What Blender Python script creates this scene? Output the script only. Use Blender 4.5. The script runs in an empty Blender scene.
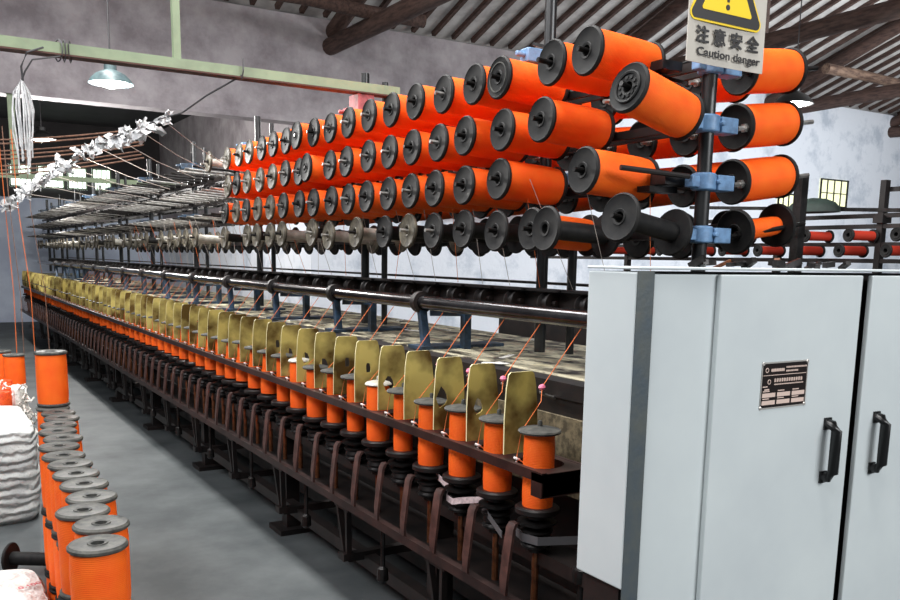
import bpy, math, random, mathutils
from mathutils import Vector, Matrix, Quaternion
random.seed(7)
C = bpy.context.scene.collection
PI = math.pi
sc = bpy.context.scene

# ------------------------------------------------------------------ camera
# x runs across the machines (to the right), y runs along them (away), z is up
cam = bpy.data.cameras.new('camera')
cam.sensor_width = 36.0
cam.lens = 34.354
cam.shift_y = 0.1123
cam.clip_end = 200
co = bpy.data.objects.new('camera', cam); C.objects.link(co)
ax, ay, az = Vector((.8547, -.5188, .0165)), Vector((.0711, .1484, .9864)), Vector((-.5142, -.8419, .1638))
co.matrix_world = Matrix(((ax.x, ay.x, az.x, 0), (ax.y, ay.y, az.y, 0), (ax.z, ay.z, az.z, 1.6), (0, 0, 0, 1)))
sc.camera = co

# ------------------------------------------------------------------ light
w = bpy.data.worlds.new('daylight'); sc.world = w; w.use_nodes = True
bg = w.node_tree.nodes['Background']
bg.inputs[0].default_value = (.86, .93, 1, 1); bg.inputs[1].default_value = .17
def lamp(name, kind, loc, energy, color=(1, 1, 1), size=.1, rot=None, size_y=None, spot=None):
    l = bpy.data.lights.new(name, kind); l.energy = energy; l.color = color
    if kind == 'AREA':
        l.size = size
        if size_y: l.shape = 'RECTANGLE'; l.size_y = size_y
    else:
        l.shadow_soft_size = size
    if spot: l.spot_size = spot; l.spot_blend = .6
    o = bpy.data.objects.new(name, l); C.objects.link(o); o.location = loc
    if rot: o.rotation_euler = rot
    return o
# added area fills out of view: above, behind, left and right; no openings built
lamp('aisle_fill', 'AREA', (1.15, 4.6, 5.7), 760, (1, .99, .97), 1.1, (0, 0, 0), 9.0)
lamp('rear_fill', 'AREA', (4.2, -4.5, 4.2), 430, (.96, .98, 1), 4.0, (math.radians(66), 0, math.radians(12)), 2.0)
lamp('left_fill', 'AREA', (-2.4, 3.2, 4.9), 430, (.97, .98, 1), 1.5, (0, -math.radians(42), 0), 8.0)
lamp('right_fill', 'AREA', (14.5, 4.5, 3.6), 640, (.93, .97, 1), 5.0, (math.radians(104), 0, 0), 2.5)
sc.view_settings.view_transform = 'Standard'
sc.view_settings.look = 'None'
sc.view_settings.exposure = 0.0
sc.view_settings.gamma = 1.0
sc.view_settings.use_curve_mapping = False

# ------------------------------------------------------------------ materials
def srgb(*c):
    return tuple(((v / 255) / 12.92 if v / 255 <= .04045 else ((v / 255 + .055) / 1.055) ** 2.4) for v in c) + (1,)
def mat(name, c, rough=.5, metal=0, c2=None, scale=6, detail=4, lo=.4, hi=.62, bump=0, bscale=60, emit=0, spec=.5, stretch=None, alpha=1, trans=0):
    m = bpy.data.materials.new(name); m.use_nodes = True
    nt = m.node_tree; N = nt.nodes; L = nt.links; p = N['Principled BSDF']
    p.inputs['Base Color'].default_value = c; p.inputs['Roughness'].default_value = rough; p.inputs['Metallic'].default_value = metal
    p.inputs['Specular IOR Level'].default_value = spec
    tc = N.new('ShaderNodeTexCoord'); mp = N.new('ShaderNodeMapping'); L.new(tc.outputs['Object'], mp.inputs[0])
    if stretch: mp.inputs['Scale'].default_value = stretch
    if c2:
        n = N.new('ShaderNodeTexNoise'); n.inputs['Scale'].default_value = scale; n.inputs['Detail'].default_value = detail; n.inputs['Roughness'].default_value = .62
        L.new(mp.outputs[0], n.inputs['Vector'])
        r = N.new('ShaderNodeValToRGB'); r.color_ramp.elements[0].position = lo; r.color_ramp.elements[1].position = hi
        r.color_ramp.elements[0].color = c; r.color_ramp.elements[1].color = c2
        L.new(n.outputs['Fac'], r.inputs[0]); L.new(r.outputs[0], p.inputs['Base Color'])
    if bump:
        n2 = N.new('ShaderNodeTexNoise'); n2.inputs['Scale'].default_value = bscale; n2.inputs['Detail'].default_value = 3
        L.new(mp.outputs[0], n2.inputs['Vector'])
        b = N.new('ShaderNodeBump'); b.inputs['Strength'].default_value = bump; b.inputs['Distance'].default_value = .01
        L.new(n2.outputs['Fac'], b.inputs['Height']); L.new(b.outputs[0], p.inputs['Normal'])
    if emit:
        p.inputs['Emission Color'].default_value = c; p.inputs['Emission Strength'].default_value = emit
    return m
M = {}
M['yarn'] = mat('orange_yarn', srgb(255, 92, 14), .55, spec=.25)
def yarn_nodes(m, sc_=58, dist=2.2, strength=.5):
    nt = m.node_tree; N = nt.nodes; L = nt.links; p = N['Principled BSDF']
    tc = N.new('ShaderNodeTexCoord'); wv = N.new('ShaderNodeTexWave'); wv.bands_direction = 'Z'
    wv.inputs['Scale'].default_value = sc_; wv.inputs['Distortion'].default_value = dist; wv.inputs['Detail'].default_value = 2; wv.inputs['Detail Scale'].default_value = 14
    L.new(tc.outputs['Object'], wv.inputs['Vector'])
    b = N.new('ShaderNodeBump'); b.inputs['Strength'].default_value = strength; b.inputs['Distance'].default_value = .002
    L.new(wv.outputs['Fac'], b.inputs['Height']); L.new(b.outputs[0], p.inputs['Normal'])
    r = N.new('ShaderNodeValToRGB'); r.color_ramp.elements[0].color = srgb(243, 66, 4); r.color_ramp.elements[1].color = srgb(255, 112, 28)
    n = N.new('ShaderNodeTexNoise'); n.inputs['Scale'].default_value = 14; n.inputs['Detail'].default_value = 2
    L.new(tc.outputs['Object'], n.inputs['Vector'])
    mx = N.new('ShaderNodeMath'); mx.operation = 'MULTIPLY_ADD'; mx.inputs[1].default_value = .45
    L.new(wv.outputs['Fac'], mx.inputs[0]); L.new(n.outputs['Fac'], mx.inputs[2]); mx.use_clamp = True
    L.new(mx.outputs[0], r.inputs[0]); L.new(r.outputs[0], p.inputs['Base Color'])
yarn_nodes(M['yarn'])
M['black'] = mat('black_plastic', srgb(22, 22, 23), .6, c2=srgb(32, 31, 30), scale=30, spec=.2)
M['grey_plastic'] = mat('grey_plastic', srgb(56, 57, 56), .55, c2=srgb(84, 83, 78), scale=25, spec=.22)
M['old_plastic'] = mat('old_plastic', srgb(56, 52, 45), .5, c2=srgb(96, 90, 78), scale=22, spec=.15)
M['white_core'] = mat('white_core', srgb(190, 186, 176), .35, c2=srgb(150, 146, 136), scale=14)
M['steel_dark'] = mat('dark_steel', srgb(52, 50, 50), .38, .7, c2=srgb(30, 28, 27), scale=18)
M['steel'] = mat('bright_steel', srgb(196, 194, 190), .35, .75, c2=srgb(120, 116, 112), scale=12)
M['roller'] = mat('roller_steel', srgb(92, 90, 92), .2, .95, c2=srgb(58, 54, 56), scale=6)
M['iron'] = mat('oily_iron', srgb(20, 17, 17), .5, .2, c2=srgb(36, 28, 26), scale=9)
M['post'] = mat('black_post_paint', srgb(20, 22, 24), .32, c2=srgb(34, 34, 34), scale=12)
M['brown_iron'] = mat('brown_iron', srgb(54, 36, 33), .42, .2, c2=srgb(32, 21, 20), scale=7)
M['lever'] = mat('brown_lever', srgb(84, 58, 53), .45, .1, c2=srgb(46, 32, 30), scale=11)
M['copper'] = mat('copper_rod', srgb(140, 88, 58), .35, .7, c2=srgb(80, 50, 36), scale=20)
M['blue'] = mat('blue_paint', srgb(104, 140, 178), .45, c2=srgb(66, 92, 122), scale=22, lo=.45, hi=.75, bump=.1)
M['blue_dark'] = mat('dark_blue_paint', srgb(44, 66, 88), .45, c2=srgb(26, 34, 42), scale=16)
M['corner'] = mat('worn_blue_steel', srgb(72, 84, 94), .45, .2, c2=srgb(92, 96, 92), scale=8, lo=.35, hi=.7, bump=.1)
M['white_paint'] = mat('white_enamel', srgb(206, 213, 213), .34, c2=srgb(193, 200, 202), scale=2.2, lo=.3, hi=.75)
M['handle'] = mat('black_handle', srgb(14, 14, 15), .3)
M['green'] = mat('green_paint', srgb(134, 148, 118), .5, c2=srgb(108, 120, 96), scale=5, lo=.45, hi=.8)
M['underside_shadow'] = mat('shadow_brown', srgb(78, 44, 34), .6)
M['pink'] = mat('pink_clamp', srgb(180, 96, 100), .5, c2=srgb(140, 70, 74), scale=20)
M['wood'] = mat('dark_wood', srgb(88, 66, 58), .75, c2=srgb(58, 41, 36), scale=5, stretch=(6, 1, 6), bump=.3, bscale=20)
M['light_wood'] = mat('pale_wood', srgb(128, 104, 88), .75, c2=srgb(70, 50, 42), scale=4, stretch=(1, 5, 5))
M['roof'] = mat('roof_board', srgb(206, 203, 200), .8, c2=srgb(176, 172, 170), scale=3)
M['tableclutter'] = mat('littered_table', srgb(42, 37, 34), .6, c2=srgb(206, 198, 170), scale=9, detail=8, lo=.40, hi=.58, stretch=(1.5, .8, 1))
M['concrete'] = mat('concrete_floor', srgb(56, 61, 63), .62, c2=srgb(88, 92, 93), scale=1.8, detail=9, lo=.34, hi=.68, bump=.06, bscale=14, spec=.3)
M['sack'] = mat('white_sack', srgb(204, 207, 204), .6, c2=srgb(184, 188, 187), scale=9, bump=.25, bscale=40)
def wrinkle(m):
    N = m.node_tree.nodes; L = m.node_tree.links; p = N['Principled BSDF']
    tc = N.new('ShaderNodeTexCoord'); wv = N.new('ShaderNodeTexWave'); wv.bands_direction = 'Z'; wv.inputs['Scale'].default_value = 6; wv.inputs['Distortion'].default_value = 5; wv.inputs['Detail'].default_value = 4; wv.inputs['Detail Scale'].default_value = 1.6
    L.new(tc.outputs['Object'], wv.inputs['Vector'])
    b = N.new('ShaderNodeBump'); b.inputs['Strength'].default_value = .7; b.inputs['Distance'].default_value = .02
    L.new(wv.outputs['Fac'], b.inputs['Height']); L.new(b.outputs[0], p.inputs['Normal'])
wrinkle(M['sack'])
M['cloth'] = mat('white_rag', srgb(226, 226, 226), .7, c2=srgb(190, 190, 192), scale=20)
M['fluff'] = mat('white_fluff', srgb(228, 226, 220), .8, c2=srgb(190, 186, 178), scale=40, bump=.8, bscale=70)
M['redprint'] = mat('red_print', srgb(170, 60, 70), .7)
M['sign'] = mat('sign_board', srgb(180, 174, 164), .5)
M['signyellow'] = mat('sign_yellow', srgb(236, 200, 10), .5)
M['signblack'] = mat('sign_black', srgb(26, 22, 22), .5)
M['plate'] = mat('plate_black', srgb(34, 26, 25), .35, .3)
M['plate_light'] = mat('plate_light', srgb(214, 190, 178), .4)
M['plate_rim'] = mat('plate_rim', srgb(200, 196, 190), .3, .5)
M['thread'] = mat('yarn_strand', srgb(214, 108, 48), .6)
M['thread_grey'] = mat('grey_strand', srgb(170, 160, 152), .6)
M['thread_brown'] = mat('brown_strand', srgb(132, 96, 78), .6, c2=srgb(96, 72, 62), scale=30)
M['bead'] = mat('pink_bead', srgb(224, 120, 150), .35)
M['ceramic'] = mat('white_ceramic', srgb(226, 214, 210), .3)
M['belt'] = mat('white_belt', srgb(226, 206, 206), .6, c2=srgb(190, 170, 172), scale=60)
M['greybelt'] = mat('grey_belt', srgb(84, 82, 84), .6)
M['redspool'] = mat('dark_red_yarn', srgb(190, 52, 30), .6)
M['hood'] = mat('green_cover', srgb(34, 50, 44), .7, c2=srgb(22, 34, 30), scale=8)
M['cord'] = mat('grey_cord', srgb(70, 68, 70), .6)
M['shade'] = mat('lamp_shade', srgb(96, 116, 118), .4, c2=srgb(70, 86, 90), scale=8)
M['shade_dark'] = mat('dark_lamp_shade', srgb(40, 40, 40), .4)
M['bulb'] = mat('lamp_bulb', (1, .99, .96, 1), .4, emit=14)
M['window'] = mat('window_light', srgb(236, 255, 240), .3, emit=2.4)
M['window_warm'] = mat('window_daylight', srgb(238, 238, 196), .3, emit=.75)
M['backwall'] = mat('dark_wall', srgb(52, 49, 50), .85, c2=srgb(42, 40, 41), scale=1.5)
M['dado'] = mat('pale_blue_dado', srgb(206, 216, 232), .75, c2=srgb(180, 190, 210), scale=1.2)
M['coil'] = mat('orange_coil', srgb(240, 90, 30), .6, c2=srgb(200, 60, 20), scale=30)

def sep_mat():
    m = bpy.data.materials.new('horn_plastic'); m.use_nodes = True
    N = m.node_tree.nodes; L = m.node_tree.links; p = N['Principled BSDF']
    tc = N.new('ShaderNodeTexCoord'); oi = N.new('ShaderNodeObjectInfo')
    ad = N.new('ShaderNodeVectorMath'); ad.operation = 'ADD'
    mul = N.new('ShaderNodeMath'); mul.operation = 'MULTIPLY'; mul.inputs[1].default_value = 37
    L.new(oi.outputs['Random'], mul.inputs[0]); L.new(tc.outputs['Object'], ad.inputs[0]); L.new(mul.outputs[0], ad.inputs[1])
    n = N.new('ShaderNodeTexNoise'); n.inputs['Scale'].default_value = 6; n.inputs['Detail'].default_value = 4
    L.new(ad.outputs[0], n.inputs['Vector'])
    r = N.new('ShaderNodeValToRGB'); e = r.color_ramp.elements
    e[0].position = .38; e[0].color = srgb(98, 76, 40); e[1].position = .62; e[1].color = srgb(206, 190, 116)
    L.new(n.outputs['Fac'], r.inputs[0]); L.new(r.outputs[0], p.inputs['Base Color']); p.inputs['Roughness'].default_value = .22
    t = N.new('ShaderNodeBsdfTranslucent'); L.new(r.outputs[0], t.inputs[0])
    mx = N.new('ShaderNodeMixShader'); mx.inputs[0].default_value = .38
    L.new(p.outputs[0], mx.inputs[1]); L.new(t.outputs[0], mx.inputs[2]); L.new(mx.outputs[0], N['Material Output'].inputs[0])
    return m
M['horn'] = sep_mat()
M['horn_edge'] = mat('worn_pale_edge', srgb(226, 216, 168), .5)

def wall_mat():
    # grey plaster above; limewash on the lower band; right-hand bays whitened for brighter light there
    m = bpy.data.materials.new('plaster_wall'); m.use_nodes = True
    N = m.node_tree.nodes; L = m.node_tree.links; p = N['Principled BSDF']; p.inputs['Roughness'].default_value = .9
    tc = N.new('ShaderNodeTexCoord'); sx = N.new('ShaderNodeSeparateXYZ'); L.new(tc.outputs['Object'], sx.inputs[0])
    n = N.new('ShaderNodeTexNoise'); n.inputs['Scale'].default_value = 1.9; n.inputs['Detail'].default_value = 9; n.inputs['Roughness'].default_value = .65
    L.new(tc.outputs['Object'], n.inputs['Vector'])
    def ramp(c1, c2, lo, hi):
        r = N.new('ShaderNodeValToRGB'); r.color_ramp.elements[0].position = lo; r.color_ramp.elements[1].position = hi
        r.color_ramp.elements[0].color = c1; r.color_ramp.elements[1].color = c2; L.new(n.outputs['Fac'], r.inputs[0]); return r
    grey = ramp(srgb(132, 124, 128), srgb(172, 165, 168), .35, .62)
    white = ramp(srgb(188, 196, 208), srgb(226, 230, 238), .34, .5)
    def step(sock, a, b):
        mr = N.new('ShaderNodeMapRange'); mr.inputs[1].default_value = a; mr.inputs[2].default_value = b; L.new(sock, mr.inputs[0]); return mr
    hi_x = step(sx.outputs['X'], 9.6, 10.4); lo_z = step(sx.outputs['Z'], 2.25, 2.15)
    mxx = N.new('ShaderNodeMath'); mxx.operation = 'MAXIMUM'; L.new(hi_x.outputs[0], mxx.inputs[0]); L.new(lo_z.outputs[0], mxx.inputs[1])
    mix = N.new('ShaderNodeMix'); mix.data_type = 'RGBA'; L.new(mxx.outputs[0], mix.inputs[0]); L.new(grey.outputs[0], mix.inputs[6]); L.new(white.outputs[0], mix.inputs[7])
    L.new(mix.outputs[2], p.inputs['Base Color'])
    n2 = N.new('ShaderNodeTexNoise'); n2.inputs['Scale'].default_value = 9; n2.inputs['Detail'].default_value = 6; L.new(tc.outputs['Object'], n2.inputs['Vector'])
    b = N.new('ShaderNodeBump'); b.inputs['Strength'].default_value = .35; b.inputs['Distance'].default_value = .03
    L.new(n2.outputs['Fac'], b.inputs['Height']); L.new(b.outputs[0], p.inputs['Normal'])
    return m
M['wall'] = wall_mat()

# ------------------------------------------------------------------ mesh helpers
class MB:
    def __init__(s): s.v = []; s.f = []; s.m = []; s.cur = 0
    def add(s, vs, fs, T=None):
        o = len(s.v)
        s.v += [tuple(T @ Vector(v)) for v in vs] if T else [tuple(v) for v in vs]
        s.f += [tuple(i + o for i in f) for f in fs]; s.m += [s.cur] * len(fs); return s
    def box(s, x0, x1, y0, y1, z0, z1, T=None):
        vs = [(x, y, z) for z in (z0, z1) for y in (y0, y1) for x in (x0, x1)]
        return s.add(vs, [(0, 2, 3, 1), (4, 5, 7, 6), (0, 1, 5, 4), (2, 6, 7, 3), (0, 4, 6, 2), (1, 3, 7, 5)], T)
    def bar(s, a, b, wx, wz, up=(0, 0, 1)):
        a = Vector(a); b = Vector(b); d = (b - a).normalized(); u = Vector(up); r = d.cross(u).normalized(); u = r.cross(d)
        vs = [p + r * (sx * wx / 2) + u * (sz * wz / 2) for p in (a, b) for sx, sz in ((-1, -1), (1, -1), (1, 1), (-1, 1))]
        return s.add(vs, [(3, 2, 1, 0), (4, 5, 6, 7), (0, 1, 5, 4), (1, 2, 6, 5), (2, 3, 7, 6), (3, 0, 4, 7)])
    def lathe(s, prof, n=24, T=None, closed=False):
        vs = []; fs = []; k = len(prof)
        for i in range(n):
            a = 2 * PI * i / n; c, q = math.cos(a), math.sin(a)
            vs += [(r * c, r * q, z) for r, z in prof]
        for i in range(n):
            j = (i + 1) % n
            for t in range(k if closed else k - 1):
                u = (t + 1) % k
                fs.append((i * k + t, j * k + t, j * k + u, i * k + u))
        if not closed:
            if prof[0][0] > 1e-6: fs.append(tuple(i * k for i in reversed(range(n))))
            if prof[-1][0] > 1e-6: fs.append(tuple(i * k + k - 1 for i in range(n)))
        return s.add(vs, fs, T)
    def cyl(s, a, b, r, r2=None, n=12):
        a = Vector(a); b = Vector(b); d = b - a
        T = Matrix.Translation(a) @ d.to_track_quat('Z', 'Y').to_matrix().to_4x4()
        return s.lathe([(r, 0), (r if r2 is None else r2, d.length)], n, T)
    def tube(s, pts, r, n=6):
        pts = [Vector(p) for p in pts]; o = len(s.v); k = len(pts)
        for i, p in enumerate(pts):
            d = (pts[min(i + 1, k - 1)] - pts[max(i - 1, 0)]).normalized()
            u = Vector((0, 0, 1)) if abs(d.z) < .9 else Vector((1, 0, 0)); a = d.cross(u).normalized(); b = a.cross(d)
            for j in range(n):
                t = 2 * PI * j / n; s.v.append(tuple(p + a * (r * math.cos(t)) + b * (r * math.sin(t))))
        for i in range(k - 1):
            for j in range(n):
                q = (j + 1) % n; s.f.append((o + i * n + j, o + i * n + q, o + (i + 1) * n + q, o + (i + 1) * n + j)); s.m.append(s.cur)
        s.f.append(tuple(o + j for j in reversed(range(n)))); s.m.append(s.cur)
        s.f.append(tuple(o + (k - 1) * n + j for j in range(n))); s.m.append(s.cur); return s
    def prism(s, poly, y0, y1, T=None):          # polygon in (x, z) pushed along y
        k = len(poly); vs = [(x, y0, z) for x, z in poly] + [(x, y1, z) for x, z in poly]
        fs = [tuple(range(k)), tuple(reversed(range(k, 2 * k)))] + [((i + 1) % k, i, k + i, k + (i + 1) % k) for i in range(k)]
        return s.add(vs, fs, T)
    def mesh(s, name, mats, smooth=True, off=(0, 0, 0), ang=35):
        m = bpy.data.meshes.new(name)
        m.from_pydata([(x - off[0], y - off[1], z - off[2]) for x, y, z in s.v], [], s.f)
        for q in (mats if isinstance(mats, (list, tuple)) else [mats]): m.materials.append(q)
        m.polygons.foreach_set('material_index', s.m)
        m.polygons.foreach_set('use_smooth', [smooth] * len(s.f))
        m.update()
        import bmesh
        bm = bmesh.new(); bm.from_mesh(m); bmesh.ops.recalc_face_normals(bm, faces=bm.faces); bm.to_mesh(m); bm.free()
        if smooth: m.set_sharp_from_angle(angle=math.radians(ang))
        return m
def link(name, mesh, parent=None, loc=(0, 0, 0), rot=None):
    o = bpy.data.objects.new(name, mesh); C.objects.link(o)
    if parent is not None: o.parent = parent
    o.location = loc
    if rot is not None:
        if isinstance(rot, Quaternion): o.rotation_mode = 'QUATERNION'; o.rotation_quaternion = rot
        else: o.rotation_euler = rot
    return o
def tag(o, label, cat, group=None):
    o['label'] = label; o['category'] = cat
    if group: o['group'] = group
    return o
def thing(name, label, cat, loc=(0, 0, 0), rot=None, group=None):
    return tag(link(name, None, None, loc, rot), label, cat, group)
def part(name, mb, mats, parent, smooth=True, ang=35):   # mb is in world coordinates, parent unrotated
    root = parent
    off = Vector((0, 0, 0))
    while root is not None: off += root.location; root = root.parent
    return link(name, mb.mesh(name, mats, smooth, off, ang), parent)
def struct(name, mb, mats, parent=None, smooth=False):
    o = link(name, mb.mesh(name, mats, smooth), parent)
    if parent is None: o['kind'] = 'structure'
    return o
def bevel(o, wd=.004, seg=2):
    b = o.modifiers.new('bevel', 'BEVEL'); b.width = wd; b.segments = seg; b.limit_method = 'ANGLE'; return o
_u = 'zero first second third fourth fifth sixth seventh eighth ninth tenth eleventh twelfth thirteenth fourteenth fifteenth sixteenth seventeenth eighteenth nineteenth'.split()
_c = 'x one two three four five six seven eight nine'.split()
_t = 'x x twenty thirty forty fifty sixty seventy eighty ninety'.split()
_to = 'x x twentieth thirtieth fortieth fiftieth sixtieth seventieth eightieth ninetieth'.split()
def nth(i):
    if i < 20: return _u[i]
    return _to[i // 10] if i % 10 == 0 else _t[i // 10] + '-' + _u[i % 10]

# ------------------------------------------------------------------ setting
struct('floor', MB().box(-8, 30, -6, 24, -.1, 0), M['concrete'])
WY = 12.5
wf = MB()
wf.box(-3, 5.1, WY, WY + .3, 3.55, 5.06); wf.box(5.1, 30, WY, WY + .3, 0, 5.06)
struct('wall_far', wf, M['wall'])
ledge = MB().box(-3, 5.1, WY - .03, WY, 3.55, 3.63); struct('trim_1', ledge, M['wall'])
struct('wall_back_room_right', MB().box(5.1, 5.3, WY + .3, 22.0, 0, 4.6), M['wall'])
bw = MB(); bw.box(-3, 5.3, 22, 22.2, 2.8, 4.6); bw.cur = 1; bw.box(-3, 5.3, 21.97, 22.2, 0, 2.8)
struct('wall_back', bw, [M['backwall'], M['dado']])
struct('wall_back_room_left', MB().box(-3.2, -3, WY, 22.2, 0, 4.6), M['backwall'])
struct('ceiling_back_room', MB().box(-3.2, 5.3, WY + .3, 22.2, 4.5, 4.7), M['backwall'])
for i, (a, b, z0, z1, y, mm) in enumerate([(1.80, 2.26, 3.03, 3.53, 21.96, 'window'), (2.37, 2.93, 3.03, 3.53, 21.96, 'window'), (3.0, 3.42, 3.03, 3.53, 21.96, 'window'), (3.53, 3.95, 3.03, 3.53, 21.96, 'window'),
                                         (17.14, 18.12, 2.88, 3.49, WY - .01, 'window_warm'), (15.75, 16.45, 2.3, 3.1, WY - .01, 'window_warm')]):
    fr = MB(); t = .03
    fr.box(a, b, y - .04, y - .01, z0, z0 + t); fr.box(a, b, y - .04, y - .01, z1 - t, z1); fr.box(a, a + t, y - .04, y - .01, z0, z1); fr.box(b - t, b, y - .04, y - .01, z0, z1)
    for q in range(1, 4): x = a + (b - a) * q / 4; fr.box(x - .008, x + .008, y - .035, y - .012, z0, z1)
    fr.box(a, b, y - .035, y - .012, (z0 + z1) / 2 - .008, (z0 + z1) / 2 + .008)
    wd = struct('window_%d' % (i + 1), fr, M['steel_dark' if i > 3 else 'green'])
    struct('pane', MB().box(a, b, y - .008, y + .002, z0, z1), M[mm], wd)

# roof: far slope with rafters, truss timbers
SL = .335; RY = 5.0
def roofz(y): return 5.06 + SL * (WY - y) if y >= RY else 5.06 + SL * (WY - RY) - SL * (RY - y)
rd = MB()
for a, b in ((RY, WY + .4), (RY, -2.6)):
    rd.add([(-1, a, roofz(a) + .12), (30, a, roofz(a) + .12), (30, b, roofz(b) + .12), (-1, b, roofz(b) + .12),
            (-1, a, roofz(a) + .18), (30, a, roofz(a) + .18), (30, b, roofz(b) + .18), (-1, b, roofz(b) + .18)],
           [(0, 1, 2, 3), (7, 6, 5, 4), (0, 4, 5, 1), (3, 2, 6, 7), (0, 3, 7, 4), (1, 5, 6, 2)])
ceil = struct('ceiling', rd, M['roof'])
for i in range(62):
    x = 2.4 + .372 * i
    r = MB().bar((x, RY, roofz(RY) + .075), (x, WY + .05, roofz(WY) + .075), .065, .085)
    link('rafter', r.mesh('rafter', M['wood'], False), ceil)
def log(mb, a, b, r, n=12):
    a = Vector(a); b = Vector(b); k = 7; pts = [a.lerp(b, i / (k - 1)) + Vector((random.uniform(-.02, .02), 0, random.uniform(-.02, .02))) for i in range(k)]
    mb.tube(pts, r, n); return mb
place = ['above the left edge of the lamp', 'in grey wall above the cream beam', 'behind the warning sign', 'right over the white wall', 'at the far right corner']
for i, x in enumerate((.85, 5.45, 10.45, 15.2, 19.6)):
    t = thing('roof_truss', 'dark log roof truss ' + place[i], 'roof truss', (x, WY, 4.6), None, 'log roof trusses')
    t['kind'] = 'structure'
    part('tie_beam', log(MB(), (x, WY + .1, 4.68), (x, -2.4, 4.74), .125), M['wood'], t)
    part('principal_rafter', log(MB(), (x + .05, WY + .1, 4.86), (x + .05, RY, roofz(RY) - .12), .12), M['wood'], t)
    part('principal_rafter', log(MB(), (x + .05, RY, roofz(RY) - .12), (x + .05, -2.4, 4.9), .12), M['wood'], t)
    part('king_post', MB().box(x - .06, x + .06, RY - .06, RY + .06, 4.7, roofz(RY) - .1), M['wood'], t, False)
    part('queen_post', MB().box(x - .06, x + .06, 8.7, 8.82, 4.7, roofz(8.76) - .1), M['wood'], t, False)
    part('strut', log(MB(), (x, RY + .3, 4.8), (x, 8.6, roofz(8.6) - .15), .07), M['wood'], t)
pu = [(11.0, .85, 6.2, 4.86, 'wood', 'dark log purlin resting on the leftmost trusses above the wall'),
      (8.8, -.6, 30, roofz(8.8) - .1, 'wood', 'long dark purlin under the rafters halfway up the roof'),
      (10.2, 13.9, 20, 5.02, 'light_wood', 'pale weathered log purlin over the white wall'),
      (6.6, -.6, 30, roofz(6.6) - .1, 'wood', 'long dark purlin high under the rafters near the ridge')]
for y, a, b, z, mm, lab in pu:
    o = link('roof_purlin', log(MB(), (a, y, z), (b, y, z - .02), .09).mesh('purlin', M[mm])); o['kind'] = 'structure'; tag(o, lab, 'purlin')

# ------------------------------------------------------------------ spools
L0 = .288
def flange_prof(R, hole=.018, t=.016):
    return [(hole, 0), (.026, -.002), (.028, .001), (R - .010, .001), (R - .006, -.001), (R, .005), (R, t - .004), (R - .004, t), (hole, t)]
def ring_T(z, flip=False):
    return Matrix.Translation((0, 0, z)) @ (Matrix.Rotation(PI, 4, 'X') if flip else Matrix.Identity(4))
def spool_meshes(fm, n=32, R=.08, yr=.0755, L=L0, core=.03, key='full', corem='black'):
    d = {}
    d['front'] = MB().lathe(flange_prof(R), n, None, True).mesh('flange', M[fm])
    d['back'] = MB().lathe(flange_prof(R), n, ring_T(L, True), True).mesh('flange', M[fm])
    d['barrel'] = MB().lathe([(.017, .016), (core, .016), (core, L - .016), (.017, L - .016)], 20, None, True).mesh('barrel', M[corem])
    if yr:
        y = yr; k = []
        for i in range(9):
            u = i / 8; k.append((y - .003 * abs(2 * u - 1) ** 6, .016 + u * (L - .032)))
        d['yarn'] = MB().lathe([(core + .0005, .016)] + k + [(core + .0005, L - .016)], n, None, True).mesh('yarn', M['yarn'], ang=50)
    return d
SP = {'full': spool_meshes('black'), 'fullold': spool_meshes('old_plastic'), 'floor': spool_meshes('grey_plastic', 40, L=.27), 'floorlow': spool_meshes('black', 28, L=.27), 'floorlong': spool_meshes('grey_plastic', 40, L=.285),
      'emptyblack': spool_meshes('black', yr=0, core=.034), 'emptyold': spool_meshes('old_plastic', yr=0, core=.03, corem='white_core'),
      'emptyoldblack': spool_meshes('old_plastic', yr=0, core=.03), 'thin': spool_meshes('black', yr=.036, core=.03, L=.26), 'part': spool_meshes('black', yr=.062)}
sf = MB().lathe(flange_prof(.08), 40, None, True)
for i in range(10):
    a = 2 * PI * i / 10; sf.lathe([(.006, -.004), (.006, .002)], 8, Matrix.Translation((.031 * math.cos(a), .031 * math.sin(a), 0)))
sf.lathe([(.043, -.004), (.049, -.006), (.053, -.003), (.053, .002), (.043, .002)], 40, None, True)
SP['hub'] = dict(SP['full']); SP['hub']['front'] = sf.mesh('flange', M['black'])
rg = MB().lathe(flange_prof(.08), 40, None, True); rg.cur = 1; rg.lathe([(.052, -.003), (.056, -.003), (.056, .0), (.052, .0)], 40, None, True)
SP['ring'] = dict(SP['full']); SP['ring']['front'] = rg.mesh('flange', [M['black'], M['grey_plastic']])
def spool(kind, p, d, label, group, name='yarn_spool', cat='spool', spin=0):
    q = Vector(d).to_track_quat('Z', 'Y') @ Quaternion((0, 0, 1), spin)
    t = thing(name, label, cat, p, q, group)
    s = SP[kind]
    link('flange', s['front'], t); link('flange', s['back'], t); link('barrel', s['barrel'], t)
    if 'yarn' in s: link('yarn', s['yarn'], t)
    return t
DL = Vector((.31, -.004, -.018)).normalized()      # aisle-side pegs, pointing in
DR = Vector((.31, .013, .042)).normalized()       # far-side pegs, pointing out
XF = 1.93
rows = {1: (2.288, [2.333, 2.551, 2.848, 3.025, 3.263, 3.511, 3.744, 3.984, 4.227, 4.46, 4.692, 4.881, 5.125, 5.354, 5.57, 5.822, 6.04, 6.316]),
        2: (2.093, [2.573, 2.819, 3.089, 3.303, 3.538, 3.763, 3.993, 4.254, 4.47, 4.735, 4.919, 5.15, 5.381, 5.616, 5.88, 6.11, 6.31]),
        3: (1.903, [2.329, 2.835, 3.089, 3.332, 3.551, 3.774, 4.013, 4.234, 4.453, 4.709, 4.925, 5.193, 5.429, 5.672, 5.912, 6.136, 6.399])}
rn = {1: 'top', 2: 'second', 3: 'third'}
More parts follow.
